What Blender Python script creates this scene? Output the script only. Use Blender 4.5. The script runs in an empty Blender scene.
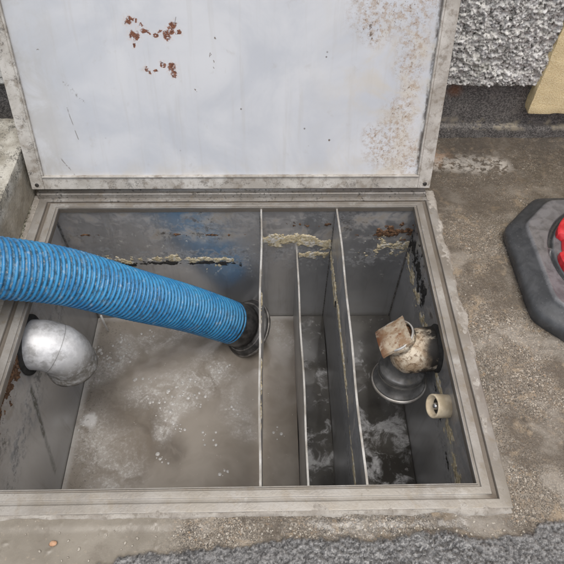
import bpy, math, random
import numpy as np
from mathutils import Matrix, Vector
random.seed(7); rng = np.random.default_rng(7)
scene = bpy.context.scene
R = math.radians

# ------------------------------------------------------------------ camera
cam_data = bpy.data.cameras.new('camera')
cam_data.sensor_width = 36.0; cam_data.lens = 36.0*566/564
scene.cycles.max_bounces = 6; scene.cycles.diffuse_bounces = 4; scene.cycles.glossy_bounces = 4; scene.cycles.transmission_bounces = 2
cam_data.clip_start = 0.02; cam_data.clip_end = 400
cam = bpy.data.objects.new('camera', cam_data); scene.collection.objects.link(cam)
right = Vector((0.9998, -0.0183, 0.0122)); up = Vector((0.0070, 0.7923, 0.6100)); fwd = Vector((0.0209, 0.6098, -0.7923))
m = Matrix((( right.x, up.x, -fwd.x), (right.y, up.y, -fwd.y), (right.z, up.z, -fwd.z)))
cam.matrix_world = Matrix.Translation((0, 0, 1.0)) @ m.to_4x4()
scene.camera = cam

# ------------------------------------------------------------------ world and sun (bright overcast)
SUN_EL, SUN_AZ = 74, 165     # azimuth: compass-like, clockwise from +Y
world = bpy.data.worlds.new('World'); scene.world = world; world.use_nodes = True
wn = world.node_tree; wn.nodes.clear()
sky = wn.nodes.new('ShaderNodeTexSky'); sky.sky_type = 'NISHITA'; sky.sun_disc = False
sky.sun_elevation = R(SUN_EL); sky.sun_rotation = R(SUN_AZ)
sky.air_density = 1.0; sky.dust_density = 4.0; sky.ozone_density = 1.0
hs = wn.nodes.new('ShaderNodeHueSaturation'); hs.inputs['Saturation'].default_value = 0.38
bg = wn.nodes.new('ShaderNodeBackground'); bg.inputs['Strength'].default_value = 0.15
wo = wn.nodes.new('ShaderNodeOutputWorld')
wn.links.new(sky.outputs[0], hs.inputs['Color']); wn.links.new(hs.outputs[0], bg.inputs[0]); wn.links.new(bg.outputs[0], wo.inputs[0])
sl = bpy.data.lights.new('sun', 'SUN'); sl.energy = 1.0; sl.angle = R(40); sl.color = (1, .96, .9)
sun = bpy.data.objects.new('sun', sl); scene.collection.objects.link(sun)
sd = Vector((math.sin(R(SUN_AZ))*math.cos(R(SUN_EL)), math.cos(R(SUN_AZ))*math.cos(R(SUN_EL)), math.sin(R(SUN_EL))))
sun.rotation_euler = sd.to_track_quat('Z', 'Y').to_euler(); sun.location = (1, -1, 4)
vs = scene.view_settings; vs.view_transform = 'Standard'; vs.look = 'None'; vs.gamma = 1; vs.exposure = 0.45
try: vs.use_curve_mapping = False
except Exception: pass

# ------------------------------------------------------------------ numpy noise
_perm = rng.permutation(256); _perm = np.concatenate([_perm, _perm, _perm])
_grad = rng.normal(size=(256, 3)); _grad /= np.linalg.norm(_grad, axis=1)[:, None]
def perlin(P):
    P = np.asarray(P, float); I = np.floor(P).astype(int); Fr = P - I; I &= 255
    w = Fr*Fr*Fr*(Fr*(Fr*6-15)+10); out = 0
    for dx in (0, 1):
        for dy in (0, 1):
            for dz in (0, 1):
                h = _perm[_perm[_perm[(I[..., 0]+dx) & 255]+((I[..., 1]+dy) & 255)]+((I[..., 2]+dz) & 255)]
                d = (_grad[h]*(Fr-np.array([dx, dy, dz]))).sum(-1)
                out = out + d*np.where(dx, w[..., 0], 1-w[..., 0])*np.where(dy, w[..., 1], 1-w[..., 1])*np.where(dz, w[..., 2], 1-w[..., 2])
    return out*1.5
def fbm(P, s, o=3, off=0.0, g=.5):
    P = np.asarray(P, float); t = 0; a = 1; n = 0
    for k in range(o):
        t = t + a*perlin(P*s*2**k + off + 17.3*k); n += a; a *= g
    return t/n
def voro(P2, cell, seed=0, jit=.9):
    """F1, F2 distances (in cells) and a random value per cell"""
    Q = np.asarray(P2, float)/cell; I = np.floor(Q).astype(int); f1 = np.full(len(Q), 9.); f2 = f1.copy(); rid = np.zeros(len(Q))
    for dx in (-1, 0, 1):
        for dy in (-1, 0, 1):
            C = I+[dx, dy]
            h = _perm[_perm[(C[:, 0]+seed) & 255]+((C[:, 1]+seed*7) & 255)]; h2 = _perm[h+31]; h3 = _perm[h2+77]
            pt = C+.5+jit*(np.stack([h, h2], 1)/255.-.5)
            d = np.linalg.norm(Q-pt, axis=1); closer = d < f1
            f2 = np.where(closer, f1, np.minimum(f2, d)); rid = np.where(closer, h3/255., rid); f1 = np.where(closer, d, f1)
    return f1, f2, rid
def sst(x, a, b):
    t = np.clip((x-a)/(b-a), 0, 1); return t*t*(3-2*t)

# ------------------------------------------------------------------ node helper
class G:
    def __init__(s, name):
        s.m = bpy.data.materials.new(name); s.m.use_nodes = True; s.t = s.m.node_tree; s.t.nodes.clear()
        s.out = s.t.nodes.new('ShaderNodeOutputMaterial')
    def n(s, k): return s.t.nodes.new(k)
    def put(s, inp, v):
        if isinstance(v, bpy.types.NodeSocket): s.t.links.new(v, inp)
        elif isinstance(v, (tuple, list)) and inp.type == 'RGBA' and len(v) == 3: inp.default_value = (*v, 1)
        else: inp.default_value = v
    def pos(s): return s.n('ShaderNodeNewGeometry').outputs['Position']
    def attr(s, a, o='Fac'):
        k = s.n('ShaderNodeAttribute'); k.attribute_name = a; return k.outputs[o]
    def noise(s, v, sc, det=4, ro=.55, dist=0, o='Fac'):
        k = s.n('ShaderNodeTexNoise'); s.put(k.inputs['Vector'], v); k.inputs['Scale'].default_value = sc
        k.inputs['Detail'].default_value = det; k.inputs['Roughness'].default_value = ro; k.inputs['Distortion'].default_value = dist
        return k.outputs[o]
    def vor(s, v, sc, feat='F1', o='Distance'):
        k = s.n('ShaderNodeTexVoronoi'); k.feature = feat; s.put(k.inputs['Vector'], v); k.inputs['Scale'].default_value = sc
        return k.outputs[o]
    def ma(s, op, a, b=0.0, c=0.0, clamp=False):
        k = s.n('ShaderNodeMath'); k.operation = op; k.use_clamp = clamp
        for i, v in enumerate((a, b, c)): s.put(k.inputs[i], v)
        return k.outputs[0]
    def add(s, a, b): return s.ma('ADD', a, b)
    def mul(s, a, b): return s.ma('MULTIPLY', a, b)
    def mx(s, *a):
        r = a[0]
        for b in a[1:]: r = s.ma('MAXIMUM', r, b)
        return r
    def ss(s, v, a, b, lo=0., hi=1.):
        k = s.n('ShaderNodeMapRange'); k.interpolation_type = 'SMOOTHSTEP'; s.put(k.inputs[0], v)
        k.inputs[1].default_value = a; k.inputs[2].default_value = b; k.inputs[3].default_value = lo; k.inputs[4].default_value = hi
        return k.outputs[0]
    def inv(s, v): return s.ma('SUBTRACT', 1.0, v)
    def mix(s, f, a, b, mode='MIX'):
        k = s.n('ShaderNodeMix'); k.data_type = 'RGBA'; k.blend_type = mode
        s.put(k.inputs[0], f); s.put(k.inputs[6], a); s.put(k.inputs[7], b); return k.outputs[2]
    def sep(s, v):
        k = s.n('ShaderNodeSeparateXYZ'); s.put(k.inputs[0], v); return k.outputs
    def vm(s, op, a, b, o=0):
        k = s.n('ShaderNodeVectorMath'); k.operation = op; s.put(k.inputs[0], a); s.put(k.inputs[1], b); return k.outputs[o]
    def warp(s, v, sc, amt):
        c = s.noise(v, sc, 3, o='Color'); return s.vm('ADD', v, s.vm('MULTIPLY', s.vm('SUBTRACT', c, (.5, .5, .5)), (amt, amt, amt)))
    def blob(s, v, p, r0, r1):
        return s.ss(s.vm('DISTANCE', v, p, 'Value'), r0, r1, 1, 0)
    def blobs(s, v, L):
        return s.mx(*[s.blob(v, p, r*.25, r) for p, r in L]) if len(L) > 1 else s.blob(v, L[0][0], L[0][1]*.25, L[0][1])
    def seg(s, v, a, b, r0, r1):
        A = Vector(a); D = Vector(b)-A; L2 = D.length_squared
        t = s.ma('DIVIDE', s.vm('DOT_PRODUCT', s.vm('SUBTRACT', v, tuple(A)), tuple(D), 'Value'), L2, clamp=True)
        k = s.n('ShaderNodeVectorMath'); k.operation = 'SCALE'; k.inputs[0].default_value = D; s.put(k.inputs['Scale'], t)
        return s.ss(s.vm('DISTANCE', v, s.vm('ADD', k.outputs[0], tuple(A)), 'Value'), r0, r1, 1, 0)
    def bump(s, h, st=.5, d=.002):
        k = s.n('ShaderNodeBump'); s.put(k.inputs['Height'], h); k.inputs['Strength'].default_value = st; k.inputs['Distance'].default_value = d
        return k.outputs[0]
    def done(s, col, rough=.6, metal=0., normal=None, spec=.5, **kw):
        b = s.n('ShaderNodeBsdfPrincipled'); s.put(b.inputs['Base Color'], col); s.put(b.inputs['Roughness'], rough); s.put(b.inputs['Metallic'], metal)
        s.put(b.inputs['Specular IOR Level'], spec)
        for k, v in kw.items(): s.put(b.inputs[k], v)
        if normal is not None: s.put(b.inputs['Normal'], normal)
        s.t.links.new(b.outputs[0], s.out.inputs[0]); return s.m

# ------------------------------------------------------------------ object helpers
ORG = {}
def empty(name, loc):
    o = bpy.data.objects.new(name, None); scene.collection.objects.link(o); o.location = loc; o.empty_display_size = .1
    ORG[o.name] = np.array(loc, float); return o
def tag(o, label, cat=None, group=None, kind=None):
    if label: o['label'] = label
    if cat: o['category'] = cat
    if group: o['group'] = group
    if kind: o['kind'] = kind
    return o
def make(name, V, F, mat, parent=None, smooth=False, base=None, attrs=None):
    V = np.asarray(V, float).reshape(-1, 3)
    me = bpy.data.meshes.new(name)
    if parent is not None: org = ORG[parent.name]
    elif base is not None: org = np.array(base, float)
    else: org = np.array([V[:, 0].mean(), V[:, 1].mean(), V[:, 2].min()])
    me.from_pydata((V-org).tolist(), [], F.tolist() if isinstance(F, np.ndarray) else F)
    if attrs:
        for k, a in attrs.items():
            at = me.attributes.new(k, 'FLOAT', 'POINT'); at.data.foreach_set('value', np.asarray(a, np.float32))
    me.materials.append(mat)
    if smooth: me.polygons.foreach_set('use_smooth', [True]*len(me.polygons))
    me.update(); me.validate()
    o = bpy.data.objects.new(name, me); scene.collection.objects.link(o)
    if parent is not None: o.parent = parent
    else: o.location = org
    ORG[o.name] = org
    return o
def bevel(o, w, seg=2):
    b = o.modifiers.new('bevel', 'BEVEL'); b.width = w; b.segments = seg; b.limit_method = 'ANGLE'; b.angle_limit = R(40)
    o.data.polygons.foreach_set('use_smooth', [True]*len(o.data.polygons))
    try:
        e = o.modifiers.new('wn', 'WEIGHTED_NORMAL'); e.keep_sharp = True
    except Exception: pass
    return o
def box(x0, x1, y0, y1, z0, z1):
    V = [(x, y, z) for x in (x0, x1) for y in (y0, y1) for z in (z0, z1)]
    F = [(0, 1, 3, 2), (4, 6, 7, 5), (0, 4, 5, 1), (2, 3, 7, 6), (0, 2, 6, 4), (1, 5, 7, 3)]
    return V, F
def grid_faces(nu, nv, wrap=False):
    i = np.arange(nu-1 if not wrap else nu)[:, None]; j = np.arange(nv-1)[None, :]
    i2 = (i+1) % nu
    return np.stack([i*nv+j, i2*nv+j, i2*nv+j+1, i*nv+j+1], -1).reshape(-1, 4)
def catmull(P, n):
    P = np.asarray(P, float); Q = np.vstack([2*P[0]-P[1], P, 2*P[-1]-P[-2]]); out = []
    for k in range(1, len(Q)-2):
        t = np.linspace(0, 1, n, endpoint=False)[:, None]
        a, b, c, d = Q[k-1], Q[k], Q[k+1], Q[k+2]
        out.append(.5*((2*b)+(c-a)*t+(2*a-5*b+4*c-d)*t*t+(3*b-a-3*c+d)*t**3))
    out.append(P[-1:]); return np.vstack(out)
def resample(C, step):
    L = np.concatenate([[0], np.cumsum(np.linalg.norm(np.diff(C, axis=0), axis=1))])
    s = np.linspace(0, L[-1], max(2, int(L[-1]/step)))
    return np.stack([np.interp(s, L, C[:, k]) for k in range(3)], 1), s
def frames(C):
    T = np.gradient(C, axis=0); T /= np.linalg.norm(T, axis=1)[:, None]
    ref = np.array([0, 0, 1.]) if abs(T[0, 2]) < .9 else np.array([0, 1., 0])
    N = np.zeros_like(C); v = ref-T[0]*(ref@T[0]); N[0] = v/np.linalg.norm(v)
    for k in range(1, len(C)):
        v = N[k-1]-T[k]*(N[k-1]@T[k]); N[k] = v/np.linalg.norm(v)
    return T, N, np.cross(T, N)
def tube(C, rad, n=32, cap=True, wob=0):
    C = np.asarray(C, float); T, N, B = frames(C); rad = np.broadcast_to(rad, (len(C),))
    th = np.linspace(0, 2*np.pi, n, endpoint=False)
    V = C[:, None]+rad[:, None, None]*(np.cos(th)[None, :, None]*N[:, None]+np.sin(th)[None, :, None]*B[:, None])
    V = V.reshape(-1, 3); F = []
    for i in range(len(C)-1):
        for j in range(n): F.append((i*n+j, i*n+(j+1) % n, (i+1)*n+(j+1) % n, (i+1)*n+j))
    if cap: F.append(tuple(range(n-1, -1, -1))); F.append(tuple((len(C)-1)*n+j for j in range(n)))
    return V, F
def lathe_axis(P, axis, prof, n=48, cap=False):
    """prof: list of (distance along axis, radius)"""
    P = np.array(P, float); a = np.array(axis, float); a /= np.linalg.norm(a)
    ref = np.array([0, 0, 1.]) if abs(a[2]) < .9 else np.array([0, 1., 0])
    N = ref-a*(ref@a); N /= np.linalg.norm(N); B = np.cross(a, N); th = np.linspace(0, 2*np.pi, n, endpoint=False)
    V = np.concatenate([P+a*d+r*(np.cos(th)[:, None]*N+np.sin(th)[:, None]*B) for d, r in prof]); F = []
    for i in range(len(prof)-1):
        for j in range(n): F.append((i*n+j, i*n+(j+1) % n, (i+1)*n+(j+1) % n, (i+1)*n+j))
    if cap: F.append(tuple(range(n-1, -1, -1))); F.append(tuple((len(prof)-1)*n+j for j in range(n)))
    return V, F
def join(parts):
    V = []; F = []; o = 0
    for v, f in parts:
        v = np.asarray(v, float).reshape(-1, 3); V.append(v); F += [tuple(int(i)+o for i in q) for q in f]; o += len(v)
    return np.vstack(V), F
def rough_box(x, y, z, step, amp, sc, amp2=0, sc2=60):
    """closed box whose faces are subdivided and displaced by 3-D noise (shared corners stay closed)"""
    lo = np.array([x[0], y[0], z[0]]); hi = np.array([x[1], y[1], z[1]]); parts = []
    for ax in range(3):
        a, b = [(1, 2), (2, 0), (0, 1)][ax]
        na = max(2, int((hi[a]-lo[a])/step)+1); nb = max(2, int((hi[b]-lo[b])/step)+1)
        A, Bm = np.meshgrid(np.linspace(lo[a], hi[a], na), np.linspace(lo[b], hi[b], nb), indexing='ij')
        for side in (0, 1):
            V = np.zeros((na*nb, 3)); V[:, a] = A.ravel(); V[:, b] = Bm.ravel(); V[:, ax] = (lo, hi)[side][ax]
            F = grid_faces(na, nb); F = F if side else F[:, ::-1]; parts.append((V, F))
    V, F = join(parts); c = (lo+hi)/2; h = (hi-lo)/2; r = .006
    q = np.clip(V, lo+r, hi-r); d = V-q; L = np.linalg.norm(d, axis=1)[:, None]; V = np.where(L > 1e-9, q+d/np.maximum(L, 1e-9)*r, V)
    nrm = np.where(L > 1e-9, d/np.maximum(L, 1e-9), 0)
    V = V+nrm*(amp*fbm(V, sc, 4)+amp2*fbm(V, sc2, 2, 5.))[:, None]
    return V, F
def crust(name, O, U, W, N, su, sv, step, hf, mat, parent):
    """a lumpy deposit on a flat face: only the places where the height is positive are kept"""
    O, U, W, N = [np.array(k, float) for k in (O, U, W, N)]
    nu, nv = int(su/step)+1, int(sv/step)+1
    a, b = np.meshgrid(np.linspace(0, su, nu), np.linspace(0, sv, nv), indexing='ij'); a, b = a.ravel(), b.ravel()
    h = hf(a, b); P = O+a[:, None]*U+b[:, None]*W+np.maximum(h, -.0015)[:, None]*N
    F = grid_faces(nu, nv)
    if np.cross(U, W)@N < 0: F = F[:, ::-1]
    F = F[(h[F] > 0).any(1)]
    used = np.unique(F); mp = np.full(len(P), -1); mp[used] = np.arange(len(used))
    o = make(name, P[used], mp[F], mat, parent, True); o['kind'] = 'stuff'; return o

# ------------------------------------------------------------------ materials
def m_ground():
    g = G('worn_concrete'); p = g.pos(); asph = g.attr('asph'); mort = g.attr('mort'); rid = g.attr('rid'); wet = g.attr('wet')
    fine = g.noise(p, 420, 3, .6); mid = g.noise(p, 60, 4, .6); big = g.noise(p, 6, 5, .6, .4)
    c = g.mix(g.ss(fine, .36, .64), (.075, .064, .053), (.25, .22, .183))
    pd = g.vor(p, 300); pw = g.warp(p, 200, .003); expo = g.ss(g.noise(p, 11, 5, .65, .5), .33, .60, .22, 1)
    for sc_, thr, amt in ((150, .72, .6), (240, .55, .7), (400, .5, .8)):
        vo = g.n('ShaderNodeTexVoronoi'); g.put(vo.inputs['Vector'], pw); vo.inputs['Scale'].default_value = sc_; pe = g.sep(vo.outputs['Color']); dd = vo.outputs['Distance']
        pc_ = g.mix(g.ss(pe[0], .25, .8), (.025, .022, .02), (.56, .52, .46)); pc_ = g.mix(g.ss(pe[2], .80, .86), pc_, (.36, .26, .17))
        c = g.mix(g.mul(g.mul(g.mul(g.ss(dd, .48, .36), g.ss(pe[1], thr, thr+.05)), amt), expo), c, pc_)
    c = g.mix(g.ss(mid, .5, .75, 0, .35), c, (.30, .235, .17))
    c = g.mix(g.ss(big, .46, .60, 0, .7), c, (.095, .079, .063)); c = g.mix(g.ss(g.noise(p, 24, 6, .72, .4), .54, .66, 0, .55), c, (.34, .27, .19)); c = g.mix(g.ss(g.noise(p, 30, 6, .75), .56, .66, 0, .6), c, (.055, .046, .038))
    c = g.mix(g.ss(g.noise(p, 9, 4, .6, .3), .50, .66, 0, .5), c, (.36, .335, .30))
    y = g.sep(p)[1]
    c = g.mix(g.mul(g.ss(y, .75, 1.15), g.ss(g.noise(p, 7, 5, .65, .4), .35, .62, .3, .75)), c, (.07, .058, .046))
    pale = g.mul(g.seg(g.warp(p, 12, .06), (.43, 1.18, 0), (.62, 1.16, 0), .01, .05), g.ss(g.noise(p, 70, 4, .6), .42, .55))
    c = g.mix(g.mul(pale, .8), c, (.46, .44, .41))
    rust = g.mul(g.blob(g.warp(p, 14, .05), (.46, 1.2, 0), .0, .06), g.ss(g.noise(p, 40, 4), .42, .6))
    c = g.mix(g.mul(rust, .6), c, (.36, .22, .13))
    mc = g.mix(g.ss(g.noise(p, 14, 5, .55, .3), .35, .65), (.205, .186, .157), (.26, .238, .204))
    mc = g.mix(g.ss(g.noise(p, 110, 5, .75), .60, .68, 0, .6), mc, (.36, .31, .25)); mc = g.mix(g.ss(g.noise(p, 30, 5, .7), .54, .66, 0, .5), mc, (.15, .13, .105))
    c = g.mix(mort, c, mc)
    ac = g.mix(rid, (.10, .101, .106), (.20, .201, .206)); gr = g.noise(p, 330, 4, .75); ac = g.mix(g.ss(gr, .53, .60, 0, .7), ac, (.33, .33, .33))
    ac = g.mix(g.ss(gr, .46, .36, 0, .75), ac, (.025, .025, .028)); ac = g.mix(g.mul(g.attr('crack'), .85), ac, (.025, .025, .027))
    c = g.mix(asph, c, ac)
    c = g.mix(1.0, c, (.90, .875, .835), 'MULTIPLY'); c = g.mix(g.mul(wet, .3), c, (.06, .06, .06))
    rg = g.ma('SUBTRACT', g.ss(mid, .3, .7, .5, .8), g.mul(wet, .62)); rg = g.ma('SUBTRACT', rg, g.mul(asph, .18)); rg = g.ma('SUBTRACT', rg, g.mul(mort, .36))
    h = g.add(g.mul(fine, .5), g.mul(g.mul(g.inv(pd), .5), expo))
    st = g.bump(g.mul(g.mul(h, g.inv(g.mul(mort, .85))), g.inv(g.mul(wet, .6))), .55, .0022)
    return g.done(c, rg, 0, st, .4)
def m_dash():
    g = G('pebbledash'); p = g.pos(); rid = g.attr('rid'); f = g.noise(p, 300, 4, .65)
    k = g.noise(p, 105, 5, .72, .3); c = g.mix(g.ss(k, .39, .52), (.11, .106, .094), (.70, .685, .64)); c = g.mix(g.ss(rid, .55, .9, 0, .6), c, (.74, .73, .71))
    c = g.mix(g.ss(f, .42, .28, 0, .7), c, (.12, .12, .11)); c = g.mix(g.ss(g.noise(p, 18, 4), .5, .7, 0, .45), c, (.27, .27, .21))
    return g.done(c, .9, 0, g.bump(f, .7, .003), .3)
def m_plinth():
    g = G('black_plinth_paint'); p = g.pos(); f = g.noise(p, 260, 4, .6); z = g.sep(p)[2]
    c = g.mix(g.ss(f, .35, .7), (.055, .051, .048), (.22, .205, .19))
    c = g.mix(g.mul(g.ss(g.noise(p, 30, 4), .5, .65), g.mul(g.ss(z, .055, .035), g.ss(z, .012, .025))), c, (.30, .265, .20)); c = g.mix(g.ss(g.noise(p, 22, 5, .7), .50, .68, 0, .5), c, (.20, .18, .16))
    c = g.mix(g.mul(g.blob(g.warp(p, 30, .03), (.49, 1.3, .135), 0, .03), .7), c, (.22, .09, .04))
    return g.done(c, .75, 0, g.bump(f, .3, .002), .4)
def m_yellow():
    g = G('yellow_render'); p = g.pos(); f = g.noise(p, 330, 4, .6)
    c = g.mix(g.ss(f, .3, .7), (.68, .53, .28), (.86, .73, .46)); c = g.mix(g.ss(g.noise(p, 12, 4), .5, .75, 0, .4), c, (.46, .36, .2))
    return g.done(c, .88, 0, g.bump(f, .6, .003), .3)
def m_kerb():
    g = G('weathered_kerb_concrete'); p = g.pos(); z = g.sep(p)[2]; f = g.noise(p, 130, 4, .65)
    c = g.mix(g.ss(g.noise(p, 20, 5, .6), .35, .65), (.27, .25, .205), (.46, .44, .39))
    sp = g.add(g.noise(p, 260, 6, .8), g.mul(g.noise(p, 30, 4, .7), .8)); c = g.mix(g.mul(g.ss(sp, .90, 1.04), g.ss(z, .06, .1, .3, .85)), c, (.085, .08, .07))
    c = g.mix(g.mul(g.ss(z, .09, .07), .55), c, (.26, .22, .16))
    return g.done(c, .9, 0, g.bump(f, .7, .003), .3)
def m_frame():
    g = G('dirty_frame_steel'); p = g.pos(); f = g.noise(p, 220, 4, .6); b = g.noise(p, 10, 5, .6, .4); xyz = g.sep(p)
    c = g.mix(g.ss(b, .35, .68), (.235, .215, .19), (.335, .318, .295)); c = g.mix(g.ss(g.noise(p, 38, 6, .7, .3), .50, .68, 0, .7), c, (.235, .20, .155)); c = g.mix(g.ss(g.noise(p, 17, 6, .7), .56, .68, 0, .55), c, (.44, .43, .41))
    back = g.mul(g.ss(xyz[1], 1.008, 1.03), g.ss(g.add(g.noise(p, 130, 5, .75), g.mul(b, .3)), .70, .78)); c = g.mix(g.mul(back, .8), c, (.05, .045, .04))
    c = g.mix(g.mul(g.ss(g.add(f, g.mul(b, .5)), .92, 1.0), .6), c, (.13, .115, .095)); mud = g.mul(g.ss(xyz[1], .40, .30), g.ss(g.noise(p, 8, 5, .6, .3), .36, .62)); c = g.mix(g.mul(mud, .55), c, (.25, .222, .18))
    groove = g.ss(xyz[2], -.0025, -.006); c = g.mix(g.mul(groove, g.ss(b, .3, .5, .35, .8)), c, (.14, .115, .09))
    return g.done(c, g.ss(b, .3, .7, .34, .52), .35, g.bump(f, .25, .0015), .5)
def m_mortar():
    g = G('mortar'); p = g.pos(); f = g.noise(p, 300, 4, .6)
    c = g.mix(g.ss(g.noise(p, 22, 5, .6), .35, .65), (.24, .215, .185), (.37, .345, .31)); c = g.mix(g.ss(g.noise(p, 70, 6, .75), .52, .64, 0, .6), c, (.15, .13, .105)); c = g.mix(g.ss(f, .58, .7, 0, .6), c, (.16, .14, .12))
    return g.done(c, .85, 0, g.bump(f, .5, .002), .3)
CA = math.cos(R(18)); SA = math.sin(R(18))
def lidw(x, v, w=0.0): return (x, 1.038+v*SA-w*CA, .03+v*CA+w*SA)
def m_lid():
    g = G('pale_lid_paint'); wp = g.pos(); xyz = g.sep(wp)
    cb = g.n('ShaderNodeCombineXYZ'); g.put(cb.inputs[0], xyz[0]); g.put(cb.inputs[1], 0.0); g.put(cb.inputs[2], g.ma('DIVIDE', g.ma('SUBTRACT', xyz[2], .0286), CA)); p = cb.outputs[0]
    q = g.vm('MULTIPLY', g.warp(p, 25, .022), (1, 0, 1)); lidw = lambda x, v: (x, 0, v)
    n1 = g.noise(p, 95, 5, .65); n2 = g.noise(p, 210, 4, .65); big = g.noise(p, 5, 5, .6, .5)
    c = g.mix(g.ss(big, .35, .65), (.47, .485, .515), (.565, .57, .585))
    # cream stains towards the right side and the lower edge
    right_ = g.ss(xyz[0], .05, .33); low = g.ss(xyz[2], .13, .05); st = g.noise(p, 11, 6, .68, .6)
    c = g.mix(g.mul(g.mx(right_, g.mul(low, .6)), g.ss(st, .42, .66, 0, .75)), c, (.52, .47, .39))
    c = g.mix(g.mul(g.ss(xyz[0], -.40, -.56), g.ss(st, .38, .6, .15, .6)), c, (.37, .355, .325))
    c = g.mix(g.mul(g.ss(g.noise(p, 30, 5, .65, .3), .60, .72), .3), c, (.40, .38, .355))
    # brown blooms
    L = [(lidw(.294, .149), .05), (lidw(.275, .10), .055), (lidw(.303, .19), .045), (lidw(.30, .395), .055), (lidw(.315, .34), .045), (lidw(.31, .29), .04), (lidw(.264, .405), .05), (lidw(.236, .366), .04), (lidw(.32, .24), .03)]
    L += [(lidw(.33, .08), .06), (lidw(.25, .13), .035), (lidw(.22, .40), .06), (lidw(.33, .44), .06)]; zone = g.blobs(q, [(a, r*1.25) for a, r in L]); bl = g.mul(zone, g.ss(g.noise(p, 75, 6, .78), .45, .60)); c = g.mix(g.mul(bl, .72), c, (.34, .245, .165))
    bl2 = g.mul(zone, g.ss(g.noise(p, 170, 5, .75), .575, .62)); c = g.mix(g.mul(bl2, .85), c, (.12, .075, .05))
    # flaked rust spots
    S = [(lidw(-.284, .353), .018), (lidw(-.293, .382), .013), (lidw(-.281, .383), .009), (lidw(-.268, .372), .008), (lidw(-.262, .36), .008), (lidw(-.255, .36), .007), (lidw(-.24, .355), .010), (lidw(-.23, .36), .007), (lidw(-.216, .353), .014), (lidw(-.207, .362), .013), (lidw(-.2, .375), .011), (lidw(-.19, .359), .009), (lidw(-.232, .294), .010), (lidw(-.213, .288), .016), (lidw(-.208, .273), .012), (lidw(-.268, .284), .008), (lidw(-.262, .278), .006), (lidw(-.247, .279), .006), (lidw(-.29, .335), .006)]
    q2 = g.vm('MULTIPLY', g.warp(g.warp(p, 50, .022), 160, .009), (1, 0, 1)); S = [(a, r*.95) for a, r in S]; sp = g.mul(g.mx(*[g.blob(q2, a, r*.55, r*.75) for a, r in S]), g.ss(g.noise(p, 120, 5, .7), .42, .47))
    halo = g.mul(g.mx(*[g.blob(q2, a, r*.5, r*1.5) for a, r in S]), g.ss(n2, .45, .6)); c = g.mix(g.mul(halo, .4), c, (.55, .36, .26))
    c = g.mix(sp, c, g.mix(g.ss(n2, .35, .65), (.085, .032, .02), (.22, .09, .05)))
    # pinhole specks and small dark pits
    pit = g.mul(g.ss(g.vor(p, 26), .075, .045), g.ss(g.noise(p, 9, 3), .5, .56)); c = g.mix(g.mul(pit, .85), c, (.12, .10, .09))
    T = [(a, r*.55) for a, r in [(lidw(-.126, .315), .008), (lidw(-.114, .349), .008), (lidw(.22, .356), .012), (lidw(.222, .345), .009), (lidw(.143, .125), .009), (lidw(-.492, .325), .006), (lidw(.215, .375), .009), (lidw(-.165, .24), .006), (lidw(-.16, .235), .005), (lidw(-.118, .30), .006), (lidw(-.12, .288), .005)]]
    pt = g.mul(g.mx(*[g.blob(q2, a, r*.45, r*.7) for a, r in T]), g.ss(n2, .38, .48)); c = g.mix(g.mul(pt, .9), c, (.12, .085, .06))
    # scratches
    sc = g.mx(g.seg(g.vm('MULTIPLY', g.warp(p, 60, .003), (1, 0, 1)), lidw(-.458, .20), lidw(-.447, .125), .0004, .0016), g.mul(g.seg(g.vm('MULTIPLY', g.warp(p, 60, .006), (1, 0, 1)), lidw(-.497, .078), lidw(-.468, .03), .0006, .0022), g.ss(n1, .38, .48)), g.mul(g.seg(g.vm('MULTIPLY', g.warp(p, 60, .008), (1, 0, 1)), lidw(-.452, .255), lidw(-.42, .215), .001, .007), g.ss(n2, .52, .58)), g.seg(p, lidw(-.19, .40), lidw(-.197, .375), .0004, .0014))
    c = g.mix(g.mul(g.mul(sc, g.ss(g.noise(p, 55, 4, .7), .40, .52)), .75), c, (.18, .16, .145))
    c = g.mix(g.mul(g.ss(xyz[2], .062, .03), g.ss(st, .35, .55, .3, .8)), c, (.46, .42, .365))
    gl = g.mul(g.ss(xyz[0], .352, .361), g.ss(g.noise(g.vm('MULTIPLY', p, (1, 1, .5)), 40, 5, .7), .44, .56)); c = g.mix(g.mul(gl, .85), c, (.07, .055, .045))
    rn = g.noise(g.vm('MULTIPLY', p, (45, 1, 3)), 1.0, 5, .65); c = g.mix(g.ss(rn, .52, .70, 0, .22), c, (.40, .375, .34))
    h = g.mul(n1, .12)
    return g.done(c, g.mx(g.ss(st, .3, .7, .34, .5), g.mul(sp, .85)), 0, g.bump(h, .5, .0015), .5)
def m_rail():
    g = G('grimy_lid_rail'); p = g.pos(); f = g.noise(p, 240, 5, .72); b = g.noise(p, 14, 5, .65, .4); xyz = g.sep(p)
    c = g.mix(g.ss(b, .35, .65), (.36, .33, .29), (.53, .505, .465)); c = g.mix(g.ss(g.noise(p, 42, 6, .7), .48, .66, 0, .75), c, (.22, .185, .145))
    sp = g.mul(g.ss(g.add(g.noise(p, 330, 6, .8), g.mul(g.noise(p, 38, 4, .7), .9)), 1.0, 1.10), g.mx(g.ss(xyz[0], -.52, -.57, .2, .8), g.ss(xyz[2], .075, .04, 0, .55))); c = g.mix(g.mul(sp, .9), c, (.055, .05, .045))
    return g.done(c, .6, .1, g.bump(f, .4, .0015), .4)
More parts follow.
